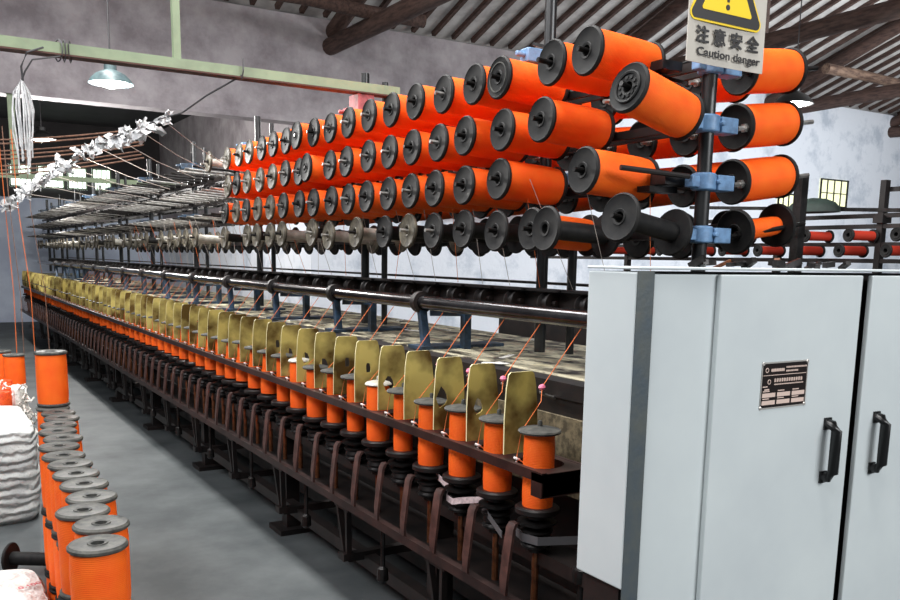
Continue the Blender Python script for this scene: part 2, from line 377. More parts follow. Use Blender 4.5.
pegs = []          # (front point, direction, is_bare)
for r, (z, ys) in rows.items():
    for i, y in enumerate(ys):
        zz = z + random.uniform(-.004, .004)
        k = 'full' if y < 5.1 else random.choice(['full', 'fullold'])
        if r == 1 and i == 2: k = 'ring'
        dx = .02 if (r == 1 and i == 1) else (-.03 if (r, i) in ((2, 9), (1, 11)) else 0)
        extra = ' with ringed flange' if k == 'ring' else ''
        n_ = len(ys)
        lab = 'orange yarn spool%s, %s from near end, aisle-side %s creel row' % (extra, nth(i + 1), rn[r])
        if i == n_ - 1: lab = 'last and farthest orange yarn spool in the aisle-side %s creel row' % rn[r]
        d = DL.copy()
        spool(k, (XF + dx, y, zz), d, lab, 'orange spools on the aisle side of the creel', spin=random.uniform(0, 6))
        pegs.append((Vector((XF, y, zz)), d, False))
dt = Vector((.30, .02, -.068)).normalized()
spool('hub', (1.925, 2.118, 2.138), dt, 'orange yarn spool drooping to the right with holes around its hub, nearest the post', 'orange spools on the aisle side of the creel')
pegs.append((Vector((1.93, 2.118, 2.138)), dt, False))
spool('emptyold', (XF, 6.78, 2.30), DL, 'empty grey spool with white barrel, alone past the end of the top creel row', None, 'empty_spool', 'empty spool')
pegs.append((Vector((XF, 6.78, 2.30)), DL, False))
# lowest row on the aisle side
r4 = [(2.135, 1.741, 'emptyblack'), (2.459, 1.709, 'emptyblack'), (2.613, 1.712, 'part'), (2.843, 1.71, 'emptyblack'), (3.087, 1.722, 'emptyblack'), (3.336, 1.719, 'emptyblack'),
      (3.57, 1.724, 'emptyoldblack'), (3.812, 1.722, 'emptyblack'), (4.136, 1.725, 'emptyold'), (4.49, 1.715, 'emptyold'), (4.732, 1.735, 'emptyoldblack'), (5.226, 1.735, 'emptyold'),
      (5.438, 1.73, 'emptyold'), (5.703, 1.732, 'emptyoldblack'), (5.90, 1.734, 'emptyold'), (6.428, 1.73, 'emptyoldblack')]
y = 7.0
for k in range(30):
    y += random.choice([.24, .3, .36, .62]); r4.append((y, 1.735, random.choice(['emptyold', 'emptyoldblack', 'emptyold'])))
for i, (y, z, k) in enumerate(r4):
    d = Vector((.27, .03, -.04)).normalized() if i == 0 else DL
    if k == 'part':
        spool(k, (XF, y, z), d, 'orange spool in the lowest creel row, half hidden behind a black empty spool', None)
    else:
        col = {'emptyblack': 'empty black spool', 'emptyold': 'empty grey spool with pale barrel', 'emptyoldblack': 'empty grey spool with dark barrel'}[k]
        spool(k, (XF - (.05 if i == 1 else 0), y, z), d, '%s, %s along the lowest creel row from the near post' % (col, nth(i + 1)), 'empty spools in the lowest creel row', 'empty_spool', 'empty spool')
    pegs.append((Vector((XF, y, z)), d, False))
# far side of the creel
XR = 2.48
for r, z in ((1, 2.259), (2, 2.073), (3, 1.884)):
    for i in range(18):
        y = 2.17 + .2343 * i
        lab = ['big orange spool right of the near post in the %s row, facing the white wall' % rn[r],
               ][0] if i == 0 else 'orange spool in shadow on the wall side, %s row, %s from the near post' % (rn[r], nth(i + 1))
        spool('full', (XR, y, z), DR, lab, 'orange spools on the wall side of the creel')
spool('thin', (XR, 2.14, 1.71), Vector((.27, .02, .034)).normalized(), 'nearly empty black spool with a thin layer of orange, right of the near post', None)
for i in range(1, 44):
    y = 2.17 + .2343 * i
    spool('emptyblack', (XR, y, 1.69), DR, 'empty black spool low on the wall side of the creel, %s behind the near post' % nth(i), 'empty black spools on the wall side', 'empty_spool', 'empty spool')

# ------------------------------------------------------------------ creel frame
XP = 2.3
creel = thing('spool_creel', 'long black steel creel with blue collars and rows of bare pegs above the machine', 'creel', (XP, 2.1, 1.2))
posts = [2.13, 3.016, 4.78, 6.70, 8.56, 10.44, 12.3, 14.2, 16.1, 18.0, 19.9]
BZ = {1: 2.25, 2: 2.062, 3: 1.872, 4: 1.695}
for i, y in enumerate(posts):
    part('post', MB().cyl((XP, y, 1.2), (XP, y, 2.66 if i else 2.42), .025, n=16), M['post'], creel)
    if i: part('post', MB().cyl((XP + .07, y - .12, 1.2), (XP + .07, y - .12, 1.66 if i == 1 else 2.6), .018, n=12), M['post'], creel)
    if i == 0:
        for k in (1, 2, 3, 4):
            z = BZ[k]
            m = MB().lathe([(.03, z - .03), (.042, z - .026), (.042, z + .026), (.03, z + .03)], 16, Matrix.Translation((XP, y, 0)))
            m.box(XP + .035, XP + .115, y - .035, y + .03, z - .028, z + .024); m.box(XP - .07, XP - .03, y - .018, y + .02, z - .02, z + .018)
            m.cyl((XP + .03, y - .05, z), (XP + .03, y + .01, z), .009, n=8)
            bevel(part('collar', m, M['blue'], creel), .005)
    else:
        for z in (2.43, 1.95):
            m = MB().lathe([(.03, z - .035), (.045, z - .03), (.045, z + .03), (.03, z + .035)], 16, Matrix.Translation((XP, y, 0)))
            m.box(XP - .13, XP - .03, y - .03, y + .03, z - .03, z + .025); m.box(XP + .03, XP + .12, y - .03, y + .04, z - .028, z + .02)
            m.cyl((XP - .17, y, z), (XP - .1, y, z), .012, n=8)
            bevel(part('collar', m, M['pink'] if i == 2 else M['blue' if i < 4 else 'blue_dark'], creel), .005)
for k in (1, 2, 3, 4):
    for s in (-.028, .055):
        part('peg_rail', MB().bar((XP + s, 2.17, BZ[k]), (XP + s, 20.6, BZ[k]), .018, .03), M['iron'], creel, False)
peg_mesh = MB(); peg_mesh.cyl((0, 0, -.035), (0, 0, .36), .009, n=8); peg_mesh.cyl((0, 0, .29), (0, 0, .335), .02, n=8)
pm = peg_mesh.mesh('peg', M['steel']); pmd = peg_mesh.mesh('peg', M['steel_dark'])
bare = []
for k in (1, 2, 3):
    for i in range(58):
        y = 6.62 + .2343 * i
        if k == 1 and i == 0: continue
        bare.append((Vector((XF, y, rows[k][0])), DL, True))
for k in (4,):
    pass
bare.sort(key=lambda q: q[0].y)
single = [p for p in pegs if p[0].y < 3.2] + bare[:84]
single = single[:100]
rest = [p for p in pegs if p[0].y >= 3.2] + bare[84:]
rest += [(Vector((2.8, 2.12 + .2343 * i, BZ[k] + .05)), Vector((-.27, .004, -.04)).normalized(), False) for k in (1, 2, 3, 4) for i in range(78)]
for p, d, b_ in single:
    link('peg', (pm if random.random() < .6 else pmd) if b_ else pmd, creel, p - creel.location, d.to_track_quat('Z', 'Y'))
rm = MB()
for p, d, _ in rest:
    T = Matrix.Translation(p) @ d.to_track_quat('Z', 'Y').to_matrix().to_4x4()
    rm.cur = 0 if random.random() < .55 else 1
    rm.lathe([(.009, -.035), (.009, .36)], 6, T); rm.lathe([(.016, .3), (.016, .33)], 6, T)
o = part('peg', rm, [M['steel'], M['steel_dark']], creel); o['kind'] = 'stuff'
part('arm', MB().cyl((1.985, 2.2, 1.905), (2.225, 2.125, 1.885), .009, n=8), M['iron'], creel)
for q in ((2.15, 2.24, 2.2, 2.26, 2.235, 2.265), (2.08, 2.2, 2.25, 2.29, 2.20, 2.225), (2.16, 2.27, 2.17, 2.24, 1.86, 1.90), (2.12, 2.25, 2.2, 2.26, 1.835, 1.855)):
    part('peg_bracket', MB().box(*q), M['steel_dark'], creel, False)
part('brace', MB().bar((2.02, 2.75, 2.40), (2.27, 2.2, 2.2), .012, .012), M['steel_dark'], creel)

# ------------------------------------------------------------------ twisting machine
PT = .2343
XB = 1.68
mach = thing('twisting_machine', 'long dark yarn twisting machine with yellow separator plates running into the distance', 'machine', (2.3, 2.0, 0))
NB = 70
YB = [2.187 + PT * i for i in range(NB)]
YE = YB[-1] + .2
# rail with a round opening for each bobbin
rl = MB(); x0, x1 = 1.595, 1.80; zt, zb = .945, .915
for yc in YB:
    n = 24; R = .083; ring = []; out = []
    for j in range(n):
        a = 2 * PI * j / n; c, s_ = math.cos(a), math.sin(a); ring.append((XB + R * c, yc + R * s_))
        hx = (x1 - XB) if c > 0 else (XB - x0); t = min(hx / abs(c) if abs(c) > 1e-6 else 9, PT / 2 / abs(s_) if abs(s_) > 1e-6 else 9)
        out.append((XB + t * c, yc + t * s_))
    # corners
    vs = [(x, y_, zt) for x, y_ in ring] + [(x, y_, zt) for x, y_ in out] + [(x, y_, zb) for x, y_ in ring]
    fs = []
    for j in range(n):
        q = (j + 1) % n; fs.append((j, q, n + q, n + j)); fs.append((j, 2 * n + j, 2 * n + q, q))
    vs += [(x0, yc - PT / 2, zt), (x1, yc - PT / 2, zt), (x1, yc + PT / 2, zt), (x0, yc + PT / 2, zt)]
    for ci, (cx, cy) in enumerate(((x0, yc - PT / 2), (x1, yc - PT / 2), (x1, yc + PT / 2), (x0, yc + PT / 2))):
        ds = sorted(range(n), key=lambda j: (out[j][0] - cx) ** 2 + (out[j][1] - cy) ** 2)[:2]
        fs.append((3 * n + ci, n + ds[0], n + ds[1]))
    rl.add(vs, fs)
ys0 = YB[0] - PT / 2; ysE = YB[-1] + PT / 2
rl.box(x0 - .006, x0 + .012, ys0 - .02, ysE, .918, .950); rl.box(x0 - .006, x1, ys0 - .02, ys0 + .035, .868, .944); rl.box(x1 - .012, x1, ys0, ysE, .87, .946); rl.box(x0, x1, ys0 - .02, ys0, .872, .946)
part('bobbin_rail', rl, M['brown_iron'], mach, False)
part('foot_rail', MB().box(1.565, 1.595, 1.72, YE, .468, .505), M['brown_iron'], mach, False)
part('foot_deck', MB().box(1.595, 1.85, 1.72, YE, .455, .465), M['iron'], mach, False)
part('spindle_beam', MB().box(1.68, 1.80, 1.72, YE, .60, .645), M['iron'], mach, False)
# long dark box added inside the machine to block light passing through
part('inner_light_block', MB().box(1.98, 2.7, 1.80, YE, .1, 1.14).box(1.86, 1.98, 1.80, YE, 1.0, 1.14), M['iron'], mach, False)
part('end_panel', MB().box(1.845, 1.858, 1.9, 2.9, .80, 1.07), mat('mottled_panel', srgb(70, 62, 46), .6, c2=srgb(120, 108, 84), scale=40), mach, False)
tb = MB(); tb.box(1.94, 2.75, 1.85, YE, 1.17, 1.19); part('table_top', tb, M['tableclutter'], mach, False)
part('table_edge', MB().box(1.85, 1.94, 1.85, YE, 1.13, 1.186), M['iron'], mach, False)
lt = MB()
for i in range(150):
    x, y = random.uniform(1.92, 2.7), 1.9 + 12 * random.random() ** 1.6; a = random.uniform(0, 3); l, wd = random.uniform(.04, .16), random.uniform(.02, .06)
    T = Matrix.Translation((x, y, 1.191)) @ Matrix.Rotation(a, 4, 'Z') @ Matrix.Rotation(random.uniform(-.06, .06), 4, 'Y')
    lt.cur = random.choice([0, 0, 1, 2]); lt.box(-l / 2, l / 2, -wd / 2, wd / 2, 0, random.uniform(.001, .005), T)
o = part('lint_litter', lt, [mat('paper_scrap', srgb(214, 206, 176), .8, c2=srgb(170, 160, 130), scale=20), M['iron'], M['fluff']], mach, False); o['kind'] = 'stuff'
# rollers with collars on blue stands, both sides
for x, nm in ((1.95, 0), (2.62, 1)):
    part('roller', MB().cyl((x, 1.8, 1.4), (x, YE, 1.4), .032, n=20), M['roller'], mach)
for i in range(14):
    y = 3.463 + .972 * i
    m = MB(); m.cur = 1
    T = Matrix.Translation((1.95, y, 1.4)) @ Matrix.Rotation(PI / 2, 4, 'X')
    m.lathe([(.033, -.022), (.05, -.018), (.05, .018), (.033, .022)], 20, T, True); m.cur = 0
    m.bar((1.95, y - .01, 1.36), (1.945, y - .06, 1.19), .035, .03, (0, 1, 0)); m.box(1.90, 2.35, y - .1, y + .03, 1.19, 1.205)
    m.bar((2.12, y - .12, 1.36), (2.12, y - .12, 1.19), .035, .04, (0, 1, 0)); m.bar((1.97, y - .05, 1.355), (2.13, y - .12, 1.355), .03, .03)
    st = part('roller_stand', m, [M['blue_dark'], M['iron']], mach)
# yarn tension bar with pulleys
tbm = MB(); tbm.box(2.13, 2.19, 1.85, YE, 1.475, 1.485); tbm.box(2.17, 2.2, 1.85, YE, 1.40, 1.475); tbm.box(2.42, 2.5, 1.85, YE, 1.49, 1.5); tbm.cyl((2.22, 1.85, 1.43), (2.22, YE, 1.43), .018, n=10)
part('tension_bar', tbm, M['iron'], mach, False)
pl = MB(); pl.lathe([(.012, -.03), (.04, -.03), (.042, -.02), (.028, -.012), (.028, .012), (.042, .02), (.04, .03), (.012, .03)], 16, Matrix.Rotation(PI / 2, 4, 'X'), True); pl.cyl((0, -.05, 0), (0, .05, 0), .01, n=8); pl.box(-.03, .03, -.085, .06, .046, .054)
plm = pl.mesh('tension_pulley', M['iron'])
for i in range(NB): link('tension_pulley', plm, mach, Vector((2.14, YB[i] + .1, 1.43)) - mach.location)
# separators
def sep_mesh(hole):
    # outline in local (x, z), slightly tapering with rounded shoulders
    out = [(-.070, 0), (.066, 0), (.068, .08), (.066, .16), (.057, .235), (.049, .268), (.040, .276), (-.046, .276), (-.056, .268), (-.064, .22), (-.070, .12)]
    m = MB(); t = .003
    if not hole: m.prism(out, -t, t)
    else:
        hx, hz, hw, hh = hole
        k = len(out); cx, cz = hx, hz; inn = []
        for x, z in out:
            a = math.atan2(z - cz, x - cx); c, s_ = math.cos(a), math.sin(a)
            q = 1 / (abs(c) / hw + abs(s_) / hh) if hh > .035 else 1 / math.sqrt((c / hw) ** 2 + (s_ / hh) ** 2)
            inn.append((cx + q * c * random.uniform(.9, 1.12), cz + q * s_ * random.uniform(.9, 1.1)))
        vs = [(x, -t, z) for x, z in out] + [(x, -t, z) for x, z in inn] + [(x, t, z) for x, z in out] + [(x, t, z) for x, z in inn]; fs = []
        for i in range(k):
            j = (i + 1) % k
            fs += [(i, j, k + j, k + i), (2 * k + j, 2 * k + i, 3 * k + i, 3 * k + j), (i, 2 * k + i, 2 * k + j, j), (k + i, k + j, 3 * k + j, 3 * k + i)]
        m.add(vs, fs)
    q = len(out)
    m.m = ([0, 0] + [1] * q) if not hole else [1 if i % 4 == 2 else 0 for i in range(4 * q)]
    return m.mesh('separator_plate', [M['horn'], M['horn_edge']], False)
seps = [sep_mesh(None), sep_mesh((-.02, .12, .022, .05)), sep_mesh((-.035, .12, .03, .055)), sep_mesh((.0, .15, .012, .03)), sep_mesh((-.02, .11, .03, .05))]
order = [0, 1, 2, 0, 4, 3, 3, 4, 1, 1]
for i in range(NB):
    k = order[i] if i < len(order) else random.choice([0, 0, 3, 0])
    link('separator_plate', seps[k], mach, Vector((1.69, YB[i] + PT / 2, .955)) - mach.location, (random.uniform(-.03, .03), 0, random.uniform(-.05, .05)))
# spindles: whorl, shaft, brake lever, eyelet, pigtail guide
wh = MB().lathe([(.012, .645), (.03, .645), (.03, .655), (.05, .665), (.052, .672), (.044, .68), (.05, .69), (.046, .705), (.054, .715), (.054, .72), (.03, .728), (.03, .735), (.064, .742), (.066, .75), (.03, .757), (.024, .776), (.012, .776)], 24, None, True).mesh('spindle_whorl', M['steel_dark'], ang=30)
sh = MB().cyl((0, 0, .40), (0, 0, .66), .012, n=10).mesh('spindle_shaft', M['copper'])
lv = MB()
path = [(.06, .735), (.025, .750), (.010, .748), (.0, .730), (-.012, .65), (-.022, .56), (-.022, .507)]
for wdir in (0,):
    n = len(path); hw = [.010, .013, .018, .020, .021, .020, .014]
    vs = []
    for (x, z), h in zip(path, hw): vs += [(x, -h, z), (x, h, z), (x + .010, h, z - .004), (x + .010, -h, z - .004)]
    fs = [(0, 1, 2, 3), tuple(4 * (n - 1) + q for q in (3, 2, 1, 0))]
    for i in range(n - 1):
        for q in range(4): fs.append((4 * i + q, 4 * i + (q + 1) % 4, 4 * i + 4 + (q + 1) % 4, 4 * i + 4 + q))
    lv.add(vs, fs)
lvm = lv.mesh('brake_lever', M['lever'], ang=50)
ey = MB(); ey.lathe([(.006, 0), (.011, 0), (.013, .004), (.011, .008), (.006, .008)], 12, Matrix.Rotation(.4, 4, 'Y'), True); ey.cyl((0, 0, -.012), (0, 0, .0), .004, n=6); eym = ey.mesh('thread_eyelet', M['ceramic'])
gd = MB(); gd.cyl((.06, .0, -.03), (0, 0, -.012), .005, n=8); gd.lathe([(.003, -.014), (.009, -.010), (.009, -.004), (.003, .0)], 10); gd.cur = 1; gd.lathe([(.0, .0), (.009, .003), (.013, .011), (.009, .02), (0, .023)], 12)
gdm = gd.mesh('thread_guide', [M['steel'], M['bead']])
gd2 = MB(); gd2.cyl((.06, .0, -.03), (0, 0, -.012), .005, n=8); gd2.lathe([(.003, -.014), (.009, -.010), (.009, -.004), (.003, .0)], 10); gdm2 = gd2.mesh('thread_guide', [M['steel']])
strand = MB(); strand.tube([(1.945, .131 - .0, 1.366), (1.80, .152, 1.167), (1.772, .118, 1.125), (1.655, .066, 1.04), (1.632, .058, .955), (1.645, .03, .94)], .0016, 6)
for i, y in enumerate(YB):
    b0 = Vector((0, y, 0)) - mach.location
    link('spindle_whorl', wh, mach, b0 + Vector((XB, 0, 0)))
    link('spindle_shaft', sh, mach, b0 + Vector((XB, 0, 0)))
    link('brake_lever', lvm, mach, b0 + Vector((1.585, .02, 0)), (0, 0, random.uniform(-.12, .12)))
    link('thread_eyelet', eym, mach, b0 + Vector((1.632, .058, .948)))
    link('thread_guide', gdm if i < 5 else gdm2, mach, b0 + Vector((1.80, .152, 1.155)))
part('guide_rail', MB().bar((1.865, 1.9, 1.12), (1.865, YE, 1.12), .012, .03), M['iron'], mach, False)
sm = strand.mesh('yarn_strand', M['thread'])
for i in range(45):
    tag(link('yarn_strand', sm, None, (0, YB[i], 0)), 'thin orange yarn strand slanting from the roller down to the %s bobbin from the cabinet' % nth(i + 1), 'yarn strand', 'yarn strands from the roller to the bobbins')
# belts
bl = MB()
def strip(pts, h, t=.003):
    m = MB(); n = len(pts); vs = []
    for x, y, z in pts: vs += [(x, y, z - h), (x, y, z + h), (x + t, y, z + h), (x + t, y, z - h)]
    fs = [(0, 1, 2, 3), tuple(4 * (n - 1) + q for q in (3, 2, 1, 0))]
    for i in range(n - 1):
        for q in range(4): fs.append((4 * i + q, 4 * i + (q + 1) % 4, 4 * i + 4 + (q + 1) % 4, 4 * i + 4 + q))
    return m.add(vs, fs)
part('drive_belt', strip([(1.70, YB[3] + .06, .765), (1.66, YB[2] + .06, .735), (1.625, YB[2] + .02, .712), (1.62, YB[2] - .03, .71), (1.635, YB[2] - .07, .722), (1.72, YB[1] + .03, .75)], .012), M['belt'], mach)
part('drive_belt', strip([(1.66, YB[1] + .05, .74), (1.63, YB[1] - .02, .715), (1.61, YB[0] + .1, .68)], .011), M['greybelt'], mach)
part('drive_belt', strip([(1.64, YB[0] + .06, .70), (1.622, YB[0], .70), (1.64, YB[0] - .06, .70), (1.9, YB[0] - .2, .71)], .014), M['greybelt'], mach)
part('tie_rod', MB().cyl((1.70, 1.97, .4), (1.70, 1.97, .93), .014, n=12).lathe([(.014, .6), (.03, .605), (.032, .65), (.014, .66)], 16, Matrix.Translation((1.70, 1.97, 0))), M['steel_dark'], mach)
# V brackets and legs below the foot rail
for i in range(16):
    y = 2.70 + .862 * i
    m = MB()
    for s in (-1, 1): m.bar((1.60, y + .055 * s, .47), (1.62, y + .018 * s, .22), .02, .025, (1, 0, 0))
    m.box(1.59, 1.63, y - .075, y + .075, .44, .475); m.box(1.59, 1.64, y - .03, y + .03, .19, .225)
    m.bar((1.62, y, .2), (1.98, y, .2), .04, .04)
    part('bracket', m, M['iron'], mach, False)
    if i % 2 == 0:
        g = MB(); g.box(1.72, 1.80, y + .2, y + .28, 0.03, .60); g.box(1.66, 1.9, y + .14, y + .34, 0, .03); part('leg', bevel_mb if False else g, M['iron'], mach, False)
    h = MB(); h.cyl((1.59, y - .43, .47), (1.59, y - .43, .30), .010, n=8); h.lathe([(.01, .30), (.022, .29), (.026, .24), (.012, .225)], 10, Matrix.Translation((1.59, y - .43, 0)))
    part('pedal_rod', h, M['steel_dark'], mach)
part('base_beam', MB().box(1.70, 1.76, 1.62, YE, .14, .2), M['iron'], mach, False)

# bobbins
BM = {'top': MB().lathe([(0, .310), (.006, .310), (.008, .304), (.008, .292), (.022, .290), (.05, .286), (.068, .281), (.071, .276), (.068, .270), (.03, .268), (0, .268)], 32).mesh('flange', M['grey_plastic']),
      'bottom': MB().lathe([(0, 0), (.066, 0), (.074, .006), (.074, .02), (.066, .026), (0, .026)], 28).mesh('flange', M['iron']),
      'yarn': MB().lathe([(.012, .026), (.050, .026), (.0515, .06), (.0515, .22), (.049, .268), (.012, .268)], 28, None, True).mesh('yarn', M['yarn'], ang=50)}
BMt = dict(BM); BMt['yarn'] = MB().lathe([(.012, .026), (.04, .026), (.041, .06), (.041, .22), (.039, .268), (.012, .268)], 24, None, True).mesh('yarn', M['yarn'], ang=50)
BMf = dict(BM); BMf['yarn'] = MB().lathe([(.012, .034), (.051, .036), (.052, .08), (.050, .15), (.040, .19), (.036, .268), (.012, .268)], 18, None, True).mesh('yarn', M['yarn'], ang=50)
BMf['core'] = MB().lathe([(.012, .026), (.022, .026), (.022, .034), (.012, .034)], 12, None, True).mesh('barrel', M['iron'])
wht = MB().lathe([(0, .310), (.006, .310), (.008, .304), (.008, .292), (.022, .290), (.05, .284), (.058, .278), (.060, .274), (.058, .270), (.03, .268), (0, .268)], 28).mesh('flange', M['white_core'])
bare_b = {14: 1, 23: 1}
for i, y in enumerate(YB):
    lo = -.01 if i < 12 else .012
    t = thing('thread_bobbin', 'orange thread bobbin standing through the machine rail, %s from the white cabinet' % nth(i + 1), 'bobbin', (XB, y, .776 + (lo if i % 5 == 3 else 0)), None, 'orange bobbins along the machine rail')
    s = BM if i < 4 else (random.choice([BM, BMt]) if i < 10 else random.choice([BMf, BMf, BMt]))
    link('flange', wht if i in (5, 9) else s['top'], t); link('flange', s['bottom'], t); link('yarn', s['yarn'], t)
    if 'core' in s: link('barrel', s['core'], t)

# ------------------------------------------------------------------ white end cabinet
cab = thing('machine_cabinet', 'white steel end cabinet with black handles in the right foreground', 'cabinet', (2.3, 1.68, 0))
part('body', MB().box(1.52, 3.08, 1.614, 1.755, .12, 1.575), M['iron'], cab, False)
bevel(part('side_panel', MB().box(1.50, 1.52, 1.5835, 1.766, .752, 1.575), M['white_paint'], cab, False), .004)
bevel(part('corner_strip', MB().box(1.499, 1.556, 1.579, 1.583, .08, 1.578).box(1.53, 1.556, 1.583, 1.612, .08, 1.57), M['corner'], cab, False), .002)
bevel(part('fixed_panel', MB().box(1.564, 1.80, 1.590, 1.612, .1, 1.570), M['white_paint'], cab, False), .004)
bevel(part('top_lid', MB().box(1.497, 3.1, 1.574, 1.77, 1.581, 1.588), M['white_paint'], cab, False), .003)
for s, (a, b, hx) in enumerate(((1.788, 2.400, 2.285), (2.446, 3.06, 2.530))):
    d = bevel(part('door', MB().box(a, b, 1.572, 1.5895, .1, 1.570), M['white_paint'], cab, False), .004, 3)
    h = MB(); zc = 1.049; hh = .094
    h.tube([(hx, 1.574, zc + hh - .012), (hx, 1.552, zc + hh - .014), (hx, 1.537, zc + hh - .03), (hx, 1.537, zc - hh + .03), (hx, 1.552, zc - hh + .014), (hx, 1.574, zc - hh + .012)], .0155, 10)
    h.box(hx - .015, hx + .015, 1.566, 1.575, zc + hh - .03, zc + hh + .006); h.box(hx - .015, hx + .015, 1.566, 1.575, zc - hh - .006, zc - hh + .03)
    part('handle', h, M['handle'], d, True, 60)
    if s == 0:
        n = MB(); X0, X1, Z0, Z1 = 1.973, 2.172, 1.196, 1.329; yf = 1.572
        n.box(X0, X1, yf - .001, yf + .003, Z0, Z1)
        n.cur = 2
        for zz in (Z0, Z1 - .004): n.box(X0, X1, yf - .002, yf + .001, zz, zz + .004)
        n.box(X0, X0 + .003, yf - .002, yf + .001, Z0, Z1); n.box(X1 - .003, X1, yf - .002, yf + .001, Z0, Z1)
        for rx in (X0 + .004, X1 - .004):
            for rz in (Z0 + .004, Z1 - .004): n.lathe([(.0055, 0), (.004, .003)], 10, Matrix.Translation((rx, yf - .001, rz)) @ Matrix.Rotation(PI / 2, 4, 'X'))
        n.cur = 1
        U = lambda u: X0 + (X1 - X0) * u
        Vv = lambda v: Z1 - (Z1 - Z0) * v
        def fl(u0, u1, v0, v1): n.box(U(u0), U(u1), yf - .0018, yf, Vv(v1), Vv(v0))
        n.lathe([(.005, -.001), (.007, -.001), (.007, .001), (.005, .001)], 14, Matrix.Translation((U(.11), yf - .001, Vv(.17))) @ Matrix.Rotation(PI / 2, 4, 'X'), True)
        n.lathe([(.005, -.001), (.007, -.001), (.007, .001), (.005, .001)], 14, Matrix.Translation((U(.17), yf - .001, Vv(.42))) @ Matrix.Rotation(PI / 2, 4, 'X'), True)
        rr = random.Random(3)
        u = .2
        while u < .46: fl(u, u + .028, .145, .205); u += .036
        for v in (.11, .19):
            u = .52
            while u < (.96 if v < .15 else .78): q = rr.uniform(.012, .026); fl(u, u + q, v, v + .035); u += q + .01
        fl(.04, .97, .275, .287)
        u = .28
        while u < .9: fl(u, u + .034, .36, .43); fl(u + .012, u + .016, .35, .44); u += .052
        u = .28
        while u < .92: q = rr.uniform(.012, .03); fl(u, u + q, .47, .495); u += q + .01
        for v in (.66, .82):
            for u in (.04, .36, .68): fl(u, u + .28, v, v + .09); fl(u + .01, u + .15, v - .05, v - .03)
        fl(.04, .14, .51, .53); fl(.08, .18, .57, .60)
        part('nameplate', n, [M['plate'], M['plate_light'], M['plate_rim']], d, False)
bits = MB()
for i in range(16):
    T = Matrix.Translation((random.uniform(1.75, 2.5), random.uniform(1.66, 1.74), 1.592)) @ Matrix.Rotation(random.uniform(0, 3), 4, 'Z') @ Matrix.Rotation(random.uniform(-.2, .5), 4, 'Y')
    bits.cur = random.choice([0, 0, 1]); bits.box(-.025, .025, -.008, .008, 0, random.uniform(.008, .02), T)
o = link('scrap_metal', bits.mesh('scrap', [M['steel_dark'], M['copper']], False)); tag(o, 'small heap of dark metal scraps lying on top of the white cabinet', 'scrap'); o['kind'] = 'stuff'

# ------------------------------------------------------------------ warning sign
sg = thing('warning_sign', 'pale yellow-triangle caution sign hanging on the near creel post', 'sign', (2.186, 1.97, 2.2))
bd = MB(); N_ = 12; zs0, zs1 = 2.203, 2.72
vs = []
for i in range(N_ + 1):
    u = i / N_; x = 2.016 + .343 * u; yy = 1.97 + .006 * math.sin(u * PI) - .004
    vs += [(x + .008 * 0, yy, zs0), (x, yy, zs1), (x, yy + .003, zs1), (x, yy + .003, zs0)]
fs = [(0, 1, 2, 3), tuple(4 * N_ + q for q in (3, 2, 1, 0))]
for i in range(N_):
    for q in range(4): fs.append((4 * i + q, 4 * i + (q + 1) % 4, 4 * i + 4 + (q + 1) % 4, 4 * i + 4 + q))
bd.add(vs, fs); part('board', bd, M['sign'], sg)
def tri(mb, hw, zb, y, rr):
    h = hw * 1.732; pts = []
    for cx, cz, a0 in ((-hw, zb, 210), (hw, zb, 330), (0, zb + h, 90)):
        for k in range(-4, 5):
            a = math.radians(a0 + k * 15); pts.append((2.177 + cx + rr * math.cos(a), cz + rr * math.sin(a)))
    mb.prism(pts, y - .0012, y + .0005); return mb
tm = MB()
tm.cur = 0; tri(tm, .135, 2.345, 1.9655, .022); tm.cur = 1; tri(tm, .135, 2.345, 1.9642, .016); tm.cur = 0; tri(tm, .103, 2.3635, 1.9629, .006)
tm.cur = 1
tm.lathe([(.0085, 0), (.0085, .0015)], 16, Matrix.Translation((2.177, 1.9618, 2.376)) @ Matrix.Rotation(PI / 2, 4, 'X'))
tm.prism([(2.172, 2.391), (2.182, 2.391), (2.187, 2.47), (2.167, 2.47)], 1.960, 1.9625)
part('warning_triangle', tm, [M['signyellow'], M['signblack']], sg, False)
def bmesh_new(m, sh):
    import bmesh
    bm = bmesh.new()
    for i, (dx, dz) in enumerate(((0, 0), (sh, 0), (0, sh), (sh, sh), (sh / 2, sh / 2))):
        q = m.copy(); q.transform(Matrix.Translation((dx - sh / 2, -.00005 * i, dz - sh / 2))); bm.from_mesh(q); bpy.data.meshes.remove(q)
    bm.to_mesh(m); bm.free(); return m
def text_mesh(body, size, loc, bold=.0, width=None, height=None):
    c = bpy.data.curves.new('lettering', 'FONT'); c.body = body; c.size = size; c.extrude = .001
    o = bpy.data.objects.new('lettering', c); C.objects.link(o)
    dg = bpy.context.evaluated_depsgraph_get(); dg.update()
    m = bpy.data.meshes.new_from_object(o.evaluated_get(dg)); bpy.data.objects.remove(o)
    xs = [v.co.x for v in m.vertices]; zs = [v.co.y for v in m.vertices]
    k = width / (max(xs) - min(xs)) if width else 1; kz = height / (max(zs) - min(zs)) if height else k; z0 = min(zs) if height else 0
    for v in m.vertices:
        x, y_, z = v.co; v.co = ((x - min(xs)) * k + loc[0], loc[1] - z * .6, (y_ - z0) * kz + loc[2])
    bm = bmesh_new(m, bold * k)
    return bm
for body, size, loc, bold, wd, ht in (('注 意 安 全', 1, (2.05, 1.964, 2.262), .05, .281, .047), ('Caution danger', 1, (2.058, 1.964, 2.217), .03, .283, .031)):
    m = text_mesh(body, size, loc, bold, wd, ht); m.transform(Matrix.Translation(-sg.location)); m.materials.clear(); m.materials.append(M['signblack'])
    link('lettering', m, sg)

